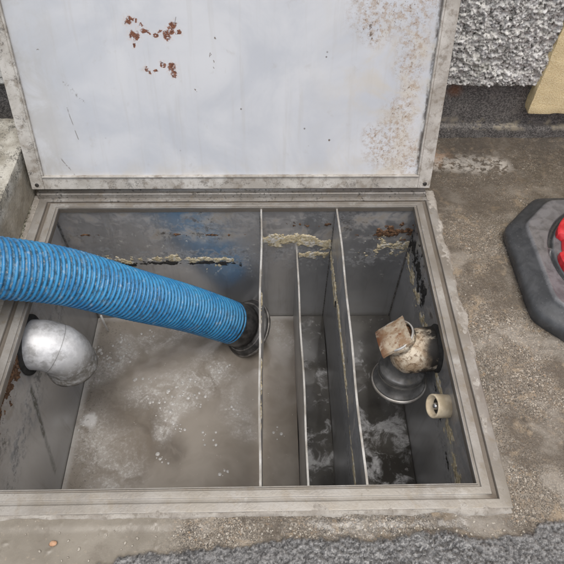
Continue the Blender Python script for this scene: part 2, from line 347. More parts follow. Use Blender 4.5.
def m_steel(name='stained_stainless_steel'):
    g = G(name); p = g.pos(); xyz = g.sep(p); b = g.noise(p, 7, 5, .6, .6); f = g.noise(p, 120, 5, .65)
    run = g.noise(g.vm('MULTIPLY', p, (34, 34, 3)), 1.0, 5, .65); run2 = g.noise(g.vm('MULTIPLY', p, (70, 70, 6)), 1.0, 5, .7)
    c = g.mix(g.ss(b, .3, .7), (.55, .562, .585), (.70, .71, .73))
    q = g.warp(g.warp(p, 20, .06), 80, .012); zq = g.sep(q)[2]
    grime = g.ss(run, .52, .72, 0, .4); c = g.mix(grime, c, (.28, .27, .255))
    up = g.mul(g.ss(zq, -.17, -.10), g.ss(g.noise(p, 12, 6, .7, .4), .42, .64, .05, .8)); c = g.mix(up, c, (.26, .215, .16))
    dk = g.mul(g.mul(g.ss(zq, -.18, -.10), g.ss(g.noise(p, 5, 3, .5), .46, .60)), g.ss(g.noise(p, 38, 6, .75), .52, .63)); c = g.mix(g.mul(dk, .85), c, (.05, .042, .034))
    tide = g.mul(g.mul(g.ss(zq, -.26, -.2), g.ss(zq, -.14, -.18)), g.ss(g.noise(p, 45, 6, .75), .47, .62)); c = g.mix(g.mul(tide, .75), c, (.045, .042, .038))
    fl = g.mul(g.mul(g.ss(zq, -.36, -.2), g.ss(zq, -.07, -.14)), g.ss(g.noise(p, 60, 6, .8), .60, .64)); c = g.mix(g.mul(fl, .85), c, (.56, .54, .48))
    drip = g.mul(g.mul(g.ss(run2, .56, .72), g.ss(xyz[2], -.45, -.2)), .35); c = g.mix(drip, c, (.34, .33, .31))
    slime = g.ss(zq, -.24, -.44, 0, .45); c = g.mix(g.mul(slime, g.ss(b, .35, .65, .35, 1)), c, (.16, .145, .122))
    foot = g.ss(g.add(xyz[2], g.mul(f, .02)), -.455, -.475); c = g.mix(g.mul(foot, .6), c, (.30, .285, .265))
    qs = g.warp(p, 45, .016)
    st = g.mx(g.seg(qs, (-.542, .600, -.17), (-.542, .545, -.30), .002, .014), g.mul(g.seg(qs, (-.542, .545, -.30), (-.542, .50, -.42), .0, .012), .6)); c = g.mix(g.mul(st, g.ss(f, .36, .5, .4, .95)), c, (.06, .058, .04))
    pl = g.mul(g.seg(qs, (.378, .505, -.15), (.378, .40, -.17), .004, .03), g.ss(f, .40, .52)); c = g.mix(g.mul(pl, .7), c, (.42, .40, .33))
    dirt = g.mx(up, dk, tide, fl, g.mul(slime, .8), grime, st, pl)
    return g.done(c, g.ss(b, .3, .7, .30, .40), g.ss(dirt, 0, .85, .88, .1), g.bump(g.noise(p, 9, 2, .5), .10, .004), .5)
def m_sludge():
    g = G('grey_sludge'); p = g.pos(); q = g.warp(g.warp(p, 5, .12), 13, .05); Z = -.487
    sw = g.mx(g.seg(q, (-.52, .80, Z), (-.42, .90, Z), .0, .055), g.seg(q, (-.42, .90, Z), (-.24, .99, Z), .0, .05), g.seg(q, (-.35, .73, Z), (-.17, .82, Z), .0, .085), g.seg(q, (-.20, .76, Z), (-.30, .64, Z), .0, .06), g.mul(g.seg(q, (-.14, .83, Z), (-.07, .62, Z), .0, .06), .6), g.mul(g.seg(q, (-.50, .62, Z), (-.40, .50, Z), .0, .12), .8), g.mul(g.seg(q, (.0, .98, Z), (.055, .9, Z), .0, .05), .6))
    dkp = g.mx(g.seg(q, (-.50, .76, Z), (-.36, .66, Z), .02, .10), g.seg(q, (-.36, .66, Z), (-.26, .58, Z), .0, .07), g.mul(g.seg(q, (-.38, .86, Z), (-.2, .9, Z), .0, .05), .7))
    v = g.noise(g.warp(q, 22, .03), 19, 6, .62, .5); froth = g.noise(p, 130, 4, .7); b = g.noise(q, 5, 4, .6)
    c = g.mix(g.ss(b, .35, .65), (.19, .162, .132), (.275, .245, .21))
    c = g.mix(g.mul(dkp, g.ss(v, .3, .6, .3, .75)), c, (.11, .092, .075))
    m = g.mul(sw, g.ss(v, .34, .60, .12, 1)); c = g.mix(g.mul(m, .60), c, (.43, .41, .385))
    c = g.mix(g.mul(g.mul(m, g.ss(froth, .50, .60)), .5), c, (.60, .59, .57))
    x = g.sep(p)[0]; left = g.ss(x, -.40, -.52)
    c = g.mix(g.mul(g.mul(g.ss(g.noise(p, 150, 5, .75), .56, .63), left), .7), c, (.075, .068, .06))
    c = g.mix(g.mul(g.ss(g.noise(p, 60, 5, .75), .66, .70), .6), c, (.50, .48, .45))
    edge = g.mx(g.ss(x, -.520, -.540), g.mul(g.ss(g.sep(p)[1], .985, 1.005), .8)); c = g.mix(g.mul(edge, g.ss(v, .3, .55, .3, .9)), c, (.42, .40, .375))
    foam = g.mul(g.blob(g.warp(p, 40, .03), (-.505, .665, Z), .010, .03), .75); c = g.mix(foam, c, (.60, .59, .58))
    h = g.add(g.mul(m, .4), g.add(g.mul(v, .4), g.mul(froth, .25)))
    return g.done(c, g.ss(m, 0, 1, .12, .34), 0, g.bump(h, .22, .003), .5)
def m_dark():
    g = G('dark_water_with_scum'); p = g.pos(); q = g.warp(g.warp(p, 8, .06), 26, .022); v = g.noise(q, 17, 6, .62, .5); xyz = g.sep(p)
    near = g.ss(xyz[1], .85, .55, -.03, .065); fr = g.noise(p, 120, 4, .7)
    m = g.ss(g.add(v, near), .52, .70); spots = g.ss(g.noise(p, 48, 5, .7), .62, .68)
    c = g.mix(g.ss(g.noise(q, 7, 4), .35, .65), (.040, .037, .033), (.085, .080, .072))
    c = g.mix(g.mul(m, g.ss(fr, .3, .6, .4, .85)), c, (.46, .46, .465)); c = g.mix(g.mul(spots, .4), c, (.36, .35, .34))
    return g.done(c, g.ss(m, 0, 1, .10, .42), 0, g.bump(g.add(g.mul(m, .6), g.mul(g.noise(p, 25, 2), .3)), .15, .002), .5)
def m_grease():
    g = G('yellow_grease_crust'); p = g.pos(); f = g.noise(p, 120, 5, .65)
    c = g.mix(g.ss(f, .35, .65), (.40, .33, .20), (.66, .58, .41)); c = g.mix(g.ss(g.noise(p, 60, 5, .7), .50, .62, 0, .9), c, (.58, .565, .53)); c = g.mix(g.ss(g.noise(p, 85, 5, .75), .56, .66, 0, .7), c, (.14, .125, .10))
    return g.done(c, .6, 0, g.bump(f, .5, .003), .4)
def m_rustcrust():
    g = G('brown_rust_crust'); p = g.pos(); f = g.noise(p, 150, 5, .7)
    c = g.mix(g.ss(f, .35, .65), (.045, .028, .018), (.24, .13, .07)); return g.done(c, .85, 0, g.bump(f, .8, .004), .3)
def m_elbow():
    g = G('pale_elbow_metal'); p = g.pos(); f = g.noise(p, 90, 5, .65); q = g.warp(p, 25, .03); z = g.sep(q)[2]
    c = g.mix(g.ss(f, .35, .7), (.55, .55, .555), (.70, .70, .705)); c = g.mix(g.mul(g.ss(z, -.085, -.17), g.ss(f, .32, .58, .25, .95)), c, (.17, .155, .13))
    c = g.mix(g.mul(g.ss(g.noise(p, 28, 6, .7), .50, .64), .6), c, (.26, .25, .235)); jn = g.ma('ABSOLUTE', g.ma('SUBTRACT', g.add(g.sep(p)[0], g.mul(g.sep(p)[2], -.75)), -.402)); c = g.mix(g.ss(jn, .0016, .0006, 0, .6), c, (.12, .115, .105))
    return g.done(c, g.ss(f, .3, .7, .46, .6), .3, g.bump(f, .15, .001), .5)
def m_tee():
    g = G('crusted_tee_pipe'); p = g.pos(); f = g.noise(p, 110, 5, .7); b = g.noise(p, 26, 5, .65, .4); x = g.sep(g.warp(p, 30, .03))[0]
    c = g.mix(g.ss(b, .35, .6), (.62, .55, .44), (.36, .27, .18)); c = g.mix(g.ss(f, .48, .60, 0, .8), c, (.16, .10, .055))
    blk = g.mul(g.ss(x, .330, .356), g.ss(b, .34, .46)); c = g.mix(g.mx(blk, g.mul(g.ss(g.noise(p, 18, 5, .65), .52, .60), .9)), c, (.02, .017, .014))
    return g.done(c, .6, 0, g.bump(f, .6, .003), .4)
def m_plate():
    g = G('rust_stained_plate'); p = g.pos(); f = g.noise(p, 130, 5, .7); b = g.noise(p, 32, 5, .65, .3)
    c = g.mix(g.ss(b, .40, .6), (.40, .34, .26), (.25, .165, .10)); c = g.mix(g.ss(f, .54, .66, 0, .85), c, (.16, .06, .028))
    e = g.mul(g.ss(g.sep(p)[0], .262, .238), g.ss(b, .3, .5)); c = g.mix(e, c, (.13, .05, .022))
    return g.done(c, .7, 0, g.bump(f, .5, .002), .3)
def simple(name, c1, c2, rough=.5, metal=0., sc=80, bst=.2, spec=.5):
    g = G(name); p = g.pos(); f = g.noise(p, sc, 5, .6)
    return g.done(g.mix(g.ss(f, .35, .65), c1, c2), rough, metal, g.bump(f, bst, .001), spec)
def m_rib():
    g = G('blue_hose_rib'); p = g.pos(); f = g.noise(p, 70, 5, .65); b = g.noise(p, 14, 4, .6)
    c = g.mix(g.ss(b, .35, .65), (.020, .165, .37), (.040, .24, .46)); c = g.mix(g.ss(f, .56, .70, 0, .5), c, (.34, .42, .47)); c = g.mix(g.ss(f, .46, .34, 0, .65), c, (.03, .075, .13)); d2 = g.noise(p, 26, 5, .7); c = g.mix(g.ss(d2, .56, .70, 0, .3), c, (.22, .25, .26))
    return g.done(c, .38, 0, g.bump(f, .2, .001), .5)
def m_core():
    g = G('grimy_hose_wall'); p = g.pos(); f = g.noise(p, 85, 5, .7)
    c = g.mix(g.ss(f, .40, .58), (.035, .095, .15), (.12, .26, .38)); c = g.mix(g.ss(g.noise(p, 120, 5, .7), .55, .66, 0, .8), c, (.36, .355, .33))
    return g.done(c, .55, 0, g.bump(f, .4, .002), .4)
def m_rubber():
    g = G('grey_black_rubber'); p = g.pos(); f = g.noise(p, 200, 4, .6); z = g.sep(p)[2]; b = g.noise(p, 34, 5, .65, .5)
    c = g.mix(g.ss(b, .4, .65), (.04, .042, .045), (.062, .064, .068)); c = g.mix(g.mul(g.ss(z, .045, .052), g.ss(b, .35, .6, .4, .85)), c, (.17, .17, .18))
    c = g.mix(g.ss(f, .62, .7, 0, .35), c, (.22, .22, .22))
    wet = g.ss(g.noise(p, 11, 4, .6, .4), .48, .56)
    return g.done(c, g.ss(wet, 0, 1, .5, .26), 0, g.bump(f, .2, .001), .5)
M = dict(ground=m_ground(), dash=m_dash(), plinth=m_plinth(), yellow=m_yellow(), kerb=m_kerb(), frame=m_frame(), mortar=m_mortar(), lid=m_lid(), rail=m_rail(),
         steel=m_steel(), edge=simple('bare_steel_edge', (.30, .28, .25), (.50, .49, .47), .45, .5, 25), sludge=m_sludge(), dark=m_dark(), grease=m_grease(), rust=m_rustcrust(),
         elbow=m_elbow(), tee=m_tee(), plate=m_plate(), rib=m_rib(), core=m_core(), rubber=m_rubber(),
         red=simple('red_plastic', (.50, .018, .026), (.70, .045, .055), .36, 0, 60), hole=simple('black_void', (.012, .011, .01), (.03, .028, .025), .8),
         coupling=simple('black_rubber_coupling', (.025, .024, .023), (.075, .07, .066), .42, .1, 60), ringm=simple('worn_coupling_rim', (.13, .12, .11), (.30, .285, .27), .38, .5, 60),
         drop=simple('dull_steel_pipe', (.34, .34, .335), (.66, .655, .645), .2, .9, 22), white=simple('off_white_plastic', (.74, .73, .70), (.84, .83, .80), .45),
         cream=simple('cream_plastic', (.50, .41, .28), (.72, .62, .46), .45, 0, 40), moss=simple('dark_moss', (.05, .047, .03), (.30, .28, .22), .95, 0, 150),
         foam=simple('pale_foam', (.40, .395, .385), (.56, .555, .545), .3, 0, 90), bubble=simple('bubble_film', (.34, .325, .305), (.48, .465, .445), .16, 0, 60),
         weld=simple('dull_weld', (.10, .095, .09), (.26, .25, .24), .5, .5, 90), screw=simple('dark_rivet', (.03, .028, .026), (.08, .07, .06), .5, .4), stone=simple('orange_stone', (.42, .24, .14), (.55, .36, .24), .8), crumb=simple('pale_grit', (.25, .22, .18), (.42, .385, .33), .85))

# ------------------------------------------------------------------ ground
HX0, HX1, HY0, HY1 = -.566, .406, .274, 1.036      # opening in the ground under the frame
def axis(lo, hi, step, far0, far1, keep=()):
    core = np.arange(lo, hi+1e-9, step)
    left = [lo]; d = step
    while left[-1] > far0: d *= 1.6; left.append(left[-1]-d)
    rt = [core[-1]]; d = step
    while rt[-1] < far1: d *= 1.6; rt.append(rt[-1]+d)
    a = np.array(left[::-1][:-1]+list(core)+rt[1:])
    for k in keep: a[np.argmin(abs(a-k))] = k
    return a
gx = axis(-.64, .93, .0026, -40, 40, (HX0, HX1)); gy = axis(.12, 1.33, .0026, -40, 40, (HY0, HY1))
GX, GY = np.meshgrid(gx, gy, indexing='ij'); P = np.stack([GX.ravel(), GY.ravel(), np.zeros(GX.size)], 1)
x, y = P[:, 0], P[:, 1]
near = sst(x, -.70, -.62)*sst(x, 1.0, .92)*sst(y, .06, .13)*sst(y, 1.42, 1.33)
EX = [-.60, -.277, -.24, -.183, -.118, -.058, .005, .083, .118, .187, .242, .289, .352, .391, .439, .452, .496, .62, .9]
EY = [.13, .200, .213, .219, .222, .226, .234, .235, .234, .233, .243, .244, .231, .236, .241, .255, .26, .25, .24]
edge = np.interp(x, EX, EY)+.012*fbm(P, 40, 3)+.004*fbm(P, 150, 2)
asph = sst(edge-y, -.002, .004)
mort = sst(-.17+.06*fbm(P, 14, 3)-x, -.05, .05)*sst(y, .34, .30)*(1-asph)
mort = np.maximum(mort, sst(.290+.004*fbm(P, 40, 3)-abs(y-.0), -.004, .004)*0)
f1, f2, rid = voro(P[:, :2]+.006*np.stack([fbm(P, 120, 2), fbm(P, 120, 2, 9.)], 1), .0085, 3)
crk = 1-sst(f2-f1, .03, .26); crk = crk*sst(fbm(P, 45, 3, 2.), -.45, .0)
chip = (1-crk)*(.55+.45*rid)+.25*fbm(P, 190, 3)
g1, g2, rid2 = voro(P[:, :2], .0058, 11)
conc = .0016*fbm(P, 35, 3)+.0010*np.clip(1-g1*1.5, 0, 1)*(rid2 > .45)+.0008*fbm(P, 160, 2)
mz = .0015*fbm(P, 18, 3)+.0022*sst(fbm(P, 70, 2), .35, .5)
z = -.0075+near*((1-mort)*(1-asph)*conc+mort*(.0015+mz*.7)+asph*(.0010+.0044*chip+.0012*fbm(P, 20, 2)))
z = z-.002*near*sst(y, .262, .25)*(1-asph)
wet = np.zeros(len(P))
for (wx, wy, wr) in [(.82, 1.16, .15), (.76, 1.07, .10), (.425, .575, .035), (.432, .53, .035), (.445, .48, .03), (.425, .62, .02), (.55, 1.22, .08), (.2, .24, .15)]:
    wet = np.maximum(wet, sst(wr-np.hypot(x-wx, (y-wy)*.8)+.05*fbm(P, 22, 4), -.01, .03))
wet *= sst(fbm(P, 60, 3), -.35, .05)*.9
FX = grid_faces(len(gx), len(gy)); cx = P[FX].mean(1)
hole = (cx[:, 0] > HX0) & (cx[:, 0] < HX1) & (cx[:, 1] > HY0) & (cx[:, 1] < HY1)
P[:, 2] = z
gnd = make('ground', P, FX[~hole], M['ground'], None, True, (0, 0, 0), dict(asph=asph, mort=mort, rid=rid, wet=wet, crack=crk*near))
tag(gnd, 'worn wet concrete yard with broken grey asphalt edge', kind='structure')

# ------------------------------------------------------------------ building wall
wl = empty('building_wall', (.6, 1.36, -.01)); tag(wl, 'building wall of grey pebbledash and yellow render above a black plinth', 'wall')
V, F = rough_box((-3, 3.4), (1.302, 1.6), (-.05, .40), .016, .004, 25, .002, 90); make('plinth', V, F, M['plinth'], wl, True)
V, F = rough_box((-.5, 2.0), (1.283, 1.33), (-.03, .028), .008, .007, 22, .003, 80); make('plinth_footing', V, F, M['plinth'], wl, True)
wx = axis(.36, .86, .0024, -3, 3.3); wz = axis(.15, .62, .0024, .12, 2.7); wz = wz[wz > .149]
WX, WZ = np.meshgrid(wx, wz, indexing='ij'); Q = np.stack([WX.ravel(), np.zeros(WX.size), WZ.ravel()], 1)
nr = sst(Q[:, 0], .30, .37)*sst(Q[:, 0], .92, .86)*sst(Q[:, 2], .7, .6)
q2 = Q[:, [0, 2]]+.003*np.stack([fbm(Q, 90, 2), fbm(Q, 90, 2, 4.)], 1)
f1, f2, rid = voro(q2, .0092, 5); s1, s2, rs = voro(q2, .0045, 23)
hh = .0055*sst(f2-f1, .02, .3)*(.2+.8*rid)+.0045*sst(s2-s1, .02, .35)*rs+.011*(1-2*np.abs(fbm(Q, 42, 4, 0., .62)))+.012*fbm(Q, 20, 3)-.006
lowedge = sst(Q[:, 2], .149, .163)
Q[:, 1] = 1.286-nr*hh*(.3+.7*lowedge)+(1-lowedge)*.014
Q[:, 2] += nr*(1-sst(Q[:, 2], .149, .172))*(.010*fbm(Q, 30, 4))
V = Q; nzv = len(wz); F = grid_faces(len(wx), nzv)[:, ::-1]
# return the lower edge back to the plinth
bot = np.arange(len(wx))*nzv; ret = V[bot].copy(); ret[:, 1] = 1.304; ret[:, 2] += .004
F2 = np.stack([bot[:-1], bot[1:], len(V)+np.arange(1, len(wx)), len(V)+np.arange(len(wx)-1)], 1)
make('pebbledash', np.vstack([V, ret]), np.vstack([F, F2]), M['dash'], wl, True, None, dict(rid=np.concatenate([rid, rid[bot]])))
V, F = rough_box((.692, 3.4), (1.270, 1.33), (.079, 2.72), .012, .0035, 30, .0018, 130)
V[:, 0] += np.where(V[:, 0] < .72, .006*fbm(V, 28, 3), 0); make('yellow_render', V, F, M['yellow'], wl, True)
# ------------------------------------------------------------------ kerb
V, F = rough_box((-1.5, -.593), (-.6, 1.215), (-.03, .112), .008, .006, 14, .0022, 90)
kb = tag(make('concrete_kerb', V, F, M['kerb'], None, True), 'raised speckled concrete kerb beside the steel frame, under the blue hose', 'kerb')
def hm(a, b): return .010*fbm(np.stack([a, b, a*0], 1), 26, 4)+.004*fbm(np.stack([a, b, a*0], 1), 110, 2)-.004-.012*np.abs(b-.010)/.02+.004*sst(a, .0, .5)
ms = crust('moss', (-.599, .55, -.007), (0, 1, 0), (1, 0, 0), (0, 0, 1), .49, .028, .002, lambda a, b: hm(a, b)+.004, M['moss'], None)
tag(ms, 'dark crumbly moss along the foot of the concrete kerb', 'moss', kind='stuff')

# ------------------------------------------------------------------ grease trap: tank, frame, baffles
X0, X1, Y0, Y1, ZB = -.542, .378, .300, 1.009, -.60
LV = -.487
gt = empty('grease_trap', (-.08, .66, -.60)); tag(gt, 'open stainless steel grease trap sunk in the ground with lid raised', 'grease trap')
def sheet(name, b, mat=M['steel'], par=gt): return make(name, *box(*b), mat, par)
sheet('tank_wall', (X0-.004, X0, Y0, Y1, ZB, -.0105)); sheet('tank_wall', (X1, X1+.004, Y0, Y1, ZB, -.0105))
sheet('tank_wall', (X0, X1, Y0-.004, Y0, ZB, -.0105)); sheet('tank_wall', (X0, X1, Y1, Y1+.004, ZB, -.0105))
sheet('tank_floor', (X0, X1, Y0, Y1, ZB-.004, ZB))
prof = [(.024, -.0105), (.0022, -.0105), (.0022, -.017), (0, -.017), (0, 0), (.0022, 0), (.0030, -.0042), (.0068, -.0042), (.0078, -.0006), (.0235, -.0012), (.0250, -.0075), (.0335, -.0078), (.0350, -.0016), (.0540, -.0026), (.0565, -.0045), (.0570, -.013), (.024, -.013)]
IX0, IX1, IY0, IY1 = -.520, .360, .3206, 1.0045
V = []; nper = 60
cor = [(IX0, IY0, -1, -1), (IX1, IY0, 1, -1), (IX1, IY1, 1, 1), (IX0, IY1, -1, 1)]; V = []; F = []
ringpts = []
for k in range(4):
    a, b = cor[k], cor[(k+1) % 4]
    for t in np.linspace(0, 1, nper, endpoint=False): ringpts.append((a, b, t))
npf = len(prof)
for a, b, t in ringpts:
    for d, zz in prof:
        if zz < -.005 and .024 < d < .0345 and a[1] == IY0 and b[1] == IY0 and t > 0: zz = -.0030
        pa = np.array([a[0]+a[2]*(d), a[1]+a[3]*(d*.76 if (a[3] < 0) else d*.72), zz]); pb = np.array([b[0]+b[2]*d, b[1]+b[3]*(d*.76 if (b[3] < 0) else d*.72), zz])
        V.append(pa*(1-t)+pb*t)
V = np.array(V); V[:, 2] += .0007*fbm(V*[1, 1, 0], 9, 2); V[:, :2] += .0006*np.stack([fbm(V*[1, 1, 0], 12, 2), fbm(V*[1, 1, 0], 12, 2, 7.)], 1)
n = len(ringpts)
F = [(i*npf+j, ((i+1) % n)*npf+j, ((i+1) % n)*npf+(j+1) % npf, i*npf+(j+1) % npf) for i in range(n) for j in range(npf)]
fr = make('frame', V, F, M['frame'], gt); bevel(fr, .0008, 2)
def baffle(xc, zt, zb, y0=Y0, y1=Y1, th=.0024, wav=.0):
    ny = 40; ys = np.linspace(y0, y1, ny); off = .0012*np.sin(ys*9+xc*40)+.0008*np.sin(ys*23)
    V = []; 
    for s in (-1, 1):
        for zz in (zb, zt): V += [(xc+o+s*th/2, yy, zz) for o, yy in zip(off, ys)]
    V = np.array(V); i = np.arange(ny-1); q = lambda a, b: np.stack([a*ny+i, a*ny+i+1, b*ny+i+1, b*ny+i], 1)
    F = np.vstack([q(1, 0), q(2, 3), q(3, 1), q(0, 2)]); o = make('baffle', V, F, M['steel'], gt)
    # folded bright top edge
    V = []
    for s, zz in ((-1, zt-.006), (-1, zt+.001), (1, zt+.001), (1, zt-.006)): V += [(xc+o2+s*(th/2+.0009), yy, zz) for o2, yy in zip(off, ys)]
    F = np.vstack([q(1, 0), q(2, 1), q(3, 2), q(0, 3)]); make('folded_edge', np.array(V), F, M['edge'], o)
    return o
b1 = baffle(-.0215, -.008, -.375); b2 = baffle(.0745, -.170, ZB); b3 = baffle(.1685, -.008, ZB)
# thin flaky deposits at the old water line
def P3(a, b, k=0.): return np.stack([a, b, a*0+k], 1)
def flake(seed, cen, width, cover, th=1.0, stretch=1.0, sc=38):
    def f(a, b):
        m = fbm(P3(a*stretch, b, seed), sc, 5, 0., .68)*1.5+cover-np.abs(b-(cen(a) if callable(cen) else cen))/width
        return -.0015+th*(.0030*sst(m, -.08, .45)+.0008*sst(m, .1, .3)*fbm(P3(a, b, seed+3), 170, 2))
    return f
def deposit(name, O, U, W, N, su, sv, hf, mat, par): return crust(name, O, U, W, N, su, sv, .0017, hf, mat, par)
BW = ((1, 0, 0), (0, 0, 1), (0, -1, 0)); RW = ((0, 1, 0), (0, 0, 1), (-1, 0, 0)); LW = ((0, 1, 0), (0, 0, 1), (1, 0, 0))
deposit('grease_crust', (-.019, Y1, -.21), *BW, .186, .13, flake(1., lambda a: .082-.02*sst(a, .1, .18), .034, .72, 1.3), M['grease'], gt)
deposit('grease_crust', (.076, Y1, -.225), *BW, .085, .07, flake(3., .036, .034, .45, 1.2), M['grease'], gt)
deposit('grease_crust', (-.54, Y1, -.25), *BW, .44, .09, flake(8., lambda a: .045+.004*np.sin(a*30), .036, .36, 1.1), M['grease'], gt)
deposit('grease_crust', (-.30, Y1, -.30), *BW, .26, .20, flake(9., .07, .10, -.12, 1.), M['grease'], gt)
deposit('grease_crust', (.172, Y1, -.28), *BW, .205, .20, flake(5., .11, .09, .02), M['grease'], gt)
deposit('grease_crust', (.29, Y1, -.20), *BW, .087, .10, flake(15., .05, .05, .45, 1.3), M['grease'], gt)
deposit('grease_crust', (.1673, .33, -.26), *RW, .67, .17, flake(2., lambda a: .115+.012*np.sin(a*9)-.03*sst(a, .5, .67), .024, .5, 1.2, .55), M['grease'], b3)
deposit('grease_crust', (.1673, .84, -.26), *RW, .165, .15, flake(12., .075, .04, .5, 1.3), M['grease'], b3)
deposit('grease_crust', (-.0203, .33, -.13), *LW, .62, .11, flake(6., .065, .035, .12, 1.2, .6), M['grease'], b1)
deposit('grease_crust', (X1, .305, -.30), *RW, .70, .24, flake(1.5, lambda a: .135+.02*np.sin(a*7), .050, .34, 1.2, .7), M['grease'], gt)
deposit('rust_crust', (X0, .34, -.19), *LW, .32, .17, flake(4., lambda a: .135-.12*(a-.16), .065, .42, 1.5), M['rust'], gt)
deposit('rust_crust', (.28, Y1, -.17), *BW, .097, .14, flake(14., .075, .06, .36, 1.4), M['rust'], gt)
deposit('rust_crust', (.04, Y1, -.12), *BW, .125, .09, flake(24., .05, .05, .0, 1., 1., 60), M['rust'], gt)
deposit('black_crust', (-.54, Y1, -.245), *BW, .46, .07, flake(31., .022, .022, .45, .9, .55), M['hole'], gt)
deposit('rust_crust', (-.53, Y1, -.15), *BW, .48, .08, flake(41., .045, .030, .05, .9, .7), M['rust'], gt)
deposit('rust_crust', (.172, Y1, -.16), *BW, .20, .09, flake(45., .05, .030, .12, .9, .7), M['rust'], gt)
deposit('black_crust', (X1, .80, -.21), *RW, .208, .18, flake(51., .09, .10, .32, 1.2), M['hole'], gt)
deposit('black_crust', (X1, .31, -.26), *RW, .30, .15, flake(55., lambda a: .05+.12*a, .026, .22, 1., .5), M['hole'], gt)
# weld beads in the corners
def weld(a, b, par):
    a, b = np.array(a, float), np.array(b, float); L = np.linalg.norm(b-a); t = np.linspace(0, 1, int(L/.004)+2)
    C = a+(b-a)*t[:, None]; rad = .0026+.0007*np.sin(t*L/.004*2.1)+.0005*fbm(C, 40, 2); V, F = tube(C, rad, 8); make('weld_bead', V, F, M['weld'], par, True)
for cx_ in (X0+.001, X1-.001): weld((cx_, Y1-.001, ZB), (cx_, Y1-.001, -.02), gt)
weld((.0762, Y1-.001, ZB), (.0762, Y1-.001, -.175), b2); weld((.1668, Y1-.001, ZB), (.1668, Y1-.001, -.03), b3); weld((.1702, Y1-.001, ZB), (.1702, Y1-.001, -.03), b3); weld((-.0232, Y1-.001, -.37), (-.0232, Y1-.001, -.03), b1)
# ------------------------------------------------------------------ lid
def L3(V): return np.array([lidw(*v) for v in V])
LX0, LX1, LL = -.583, .399, .752
def lbox(x0, x1, v0, v1, w0, w1):
    V, F = box(x0, x1, v0, v1, w0, w1); return L3(V), [f[::-1] for f in F]
nx, nv = 60, 46; a, b = np.meshgrid(np.linspace(LX0+.026, LX1-.026, nx), np.linspace(.024, LL-.024, nv), indexing='ij'); a, b = a.ravel(), b.ravel()
w = -.0045+.0016*fbm(P3(a, b), 3.5, 2)+.0010*fbm(P3(a, b), 9, 2)
V1 = L3(np.stack([a, b, w], 1)); V2 = L3(np.stack([a, b, w-.003], 1)); Fg = grid_faces(nx, nv)
lid = make('lid', np.vstack([V1, V2]), np.vstack([Fg[:, ::-1], Fg+len(V1)]), M['lid'], gt, True)
rw = .031
for nm, (x0, x1, v0, v1) in (('lid_rail', (LX0, LX0+rw, 0, LL)), ('lid_rail', (LX1-rw, LX1, 0, LL)), ('lid_rail', (LX0+rw, LX1-rw, 0, .030)), ('lid_rail', (LX0+rw, LX1-rw, LL-.03, LL))):
    V, F = lbox(x0, x1, v0, v1, -.016, .0)
    o = make(nm, V, F, M['rail'], lid); bevel(o, .0018, 2)
for (x0, x1, v0, v1) in ((LX0+rw+.0005, LX0+rw+.0055, .0365, LL-.03), (LX1-rw-.0055, LX1-rw-.0005, .0365, LL-.03), (LX0+rw+.0005, LX1-rw-.0005, .0305, .036)):
    V, F = lbox(x0, x1, v0, v1, -.010, .0030); o = make('lid_bead', V, F, M['rail'], lid); bevel(o, .0015, 2)
V, F = lathe_axis((LX0+.01, 1.052, .016), (1, 0, 0), [(0, 0), (0, .0075), (.962, .0075), (.962, 0)], 16)
make('hinge_pin', V, F, M['frame'], lid, True)
V, F = box(LX0+.004, LX1-.004, 1.040, 1.062, -.004, .012); hb = make('hinge_leaf', V, F, M['frame'], gt); bevel(hb, .002)
for x_ in (LX0+.015, LX1-.014):
    V, F = lathe_axis(lidw(x_, .012, -.001), (0, -CA, SA), [(0, .0048), (.0024, .0048), (.0032, .0030), (.0032, 0)], 14); make('rivet', V, F, M['screw'], lid, True)
# ------------------------------------------------------------------ inlet elbow
ey, ez, er, bend = .676, -.103, .057, .058
th = np.linspace(0, np.pi/2, 16)
arc = np.stack([-.530+bend*np.sin(th), np.full(16, ey), ez-bend+bend*np.cos(th)], 1)
path = np.vstack([[(-.541, ey, ez)], arc, [(-.472, ey, -.178), (-.472, ey, -.196)]])
C, s = resample(path, .006); rad = np.full(len(C), er); rad[np.abs(s-.062) < .004] += .0010; rad[-3:] += .002
V, F = tube(C, rad, 48); V += .0006*fbm(V, 30, 2)[:, None]
el = make('inlet_elbow', V, F, M['elbow'], gt, True)
V, F = lathe_axis((-.5415, ey, ez), (1, 0, 0), [(0, er+.012), (.003, er+.012), (.006, er+.003), (.006, er)], 48); make('wall_collar', V, F, M['hole'], el, True)
# ------------------------------------------------------------------ outlet tee
tc = np.array([.312, .662, -.125]); pr = .051
Cb = resample(np.array([(.379, .662, -.112), (.345, .662, -.118), tuple(tc), (.272, .664, -.132)]), .004)[0]; tb = np.linspace(0, 1, len(Cb)); V, F = tube(Cb, pr*np.sqrt(np.clip(1-(np.clip(tb-.62, 0, 1)/.385)**2, .01, 1)), 40)
V += .0016*fbm(V, 45, 3)[:, None]; te = make('outlet_tee', V, F, M['tee'], gt, True)
upx = np.array([-.52, .16, .84]); upx /= np.linalg.norm(upx); c2 = tc+upx*.0
V, F = lathe_axis(c2, upx, [(0, .034), (.035, .036), (.044, .037), (.046, .042), (.062, .042), (.064, .040), (.060, .036), (.04, .035)], 40); V += .0010*fbm(V, 50, 3)[:, None]
br = make('upper_branch', V, F, M['tee'], te, True)
V, F = lathe_axis(c2+upx*.0615, upx, [(0, .0385), (.0035, .0390), (.0035, .0422), (-.001, .0426)], 40); make('branch_rim', V, F, M['edge'], te, True)
V, F = lathe_axis(c2+upx*.0560, upx, [(0, .0392), (.001, 0)], 40); make('branch_cap', V, F, M['rust'], te, True)
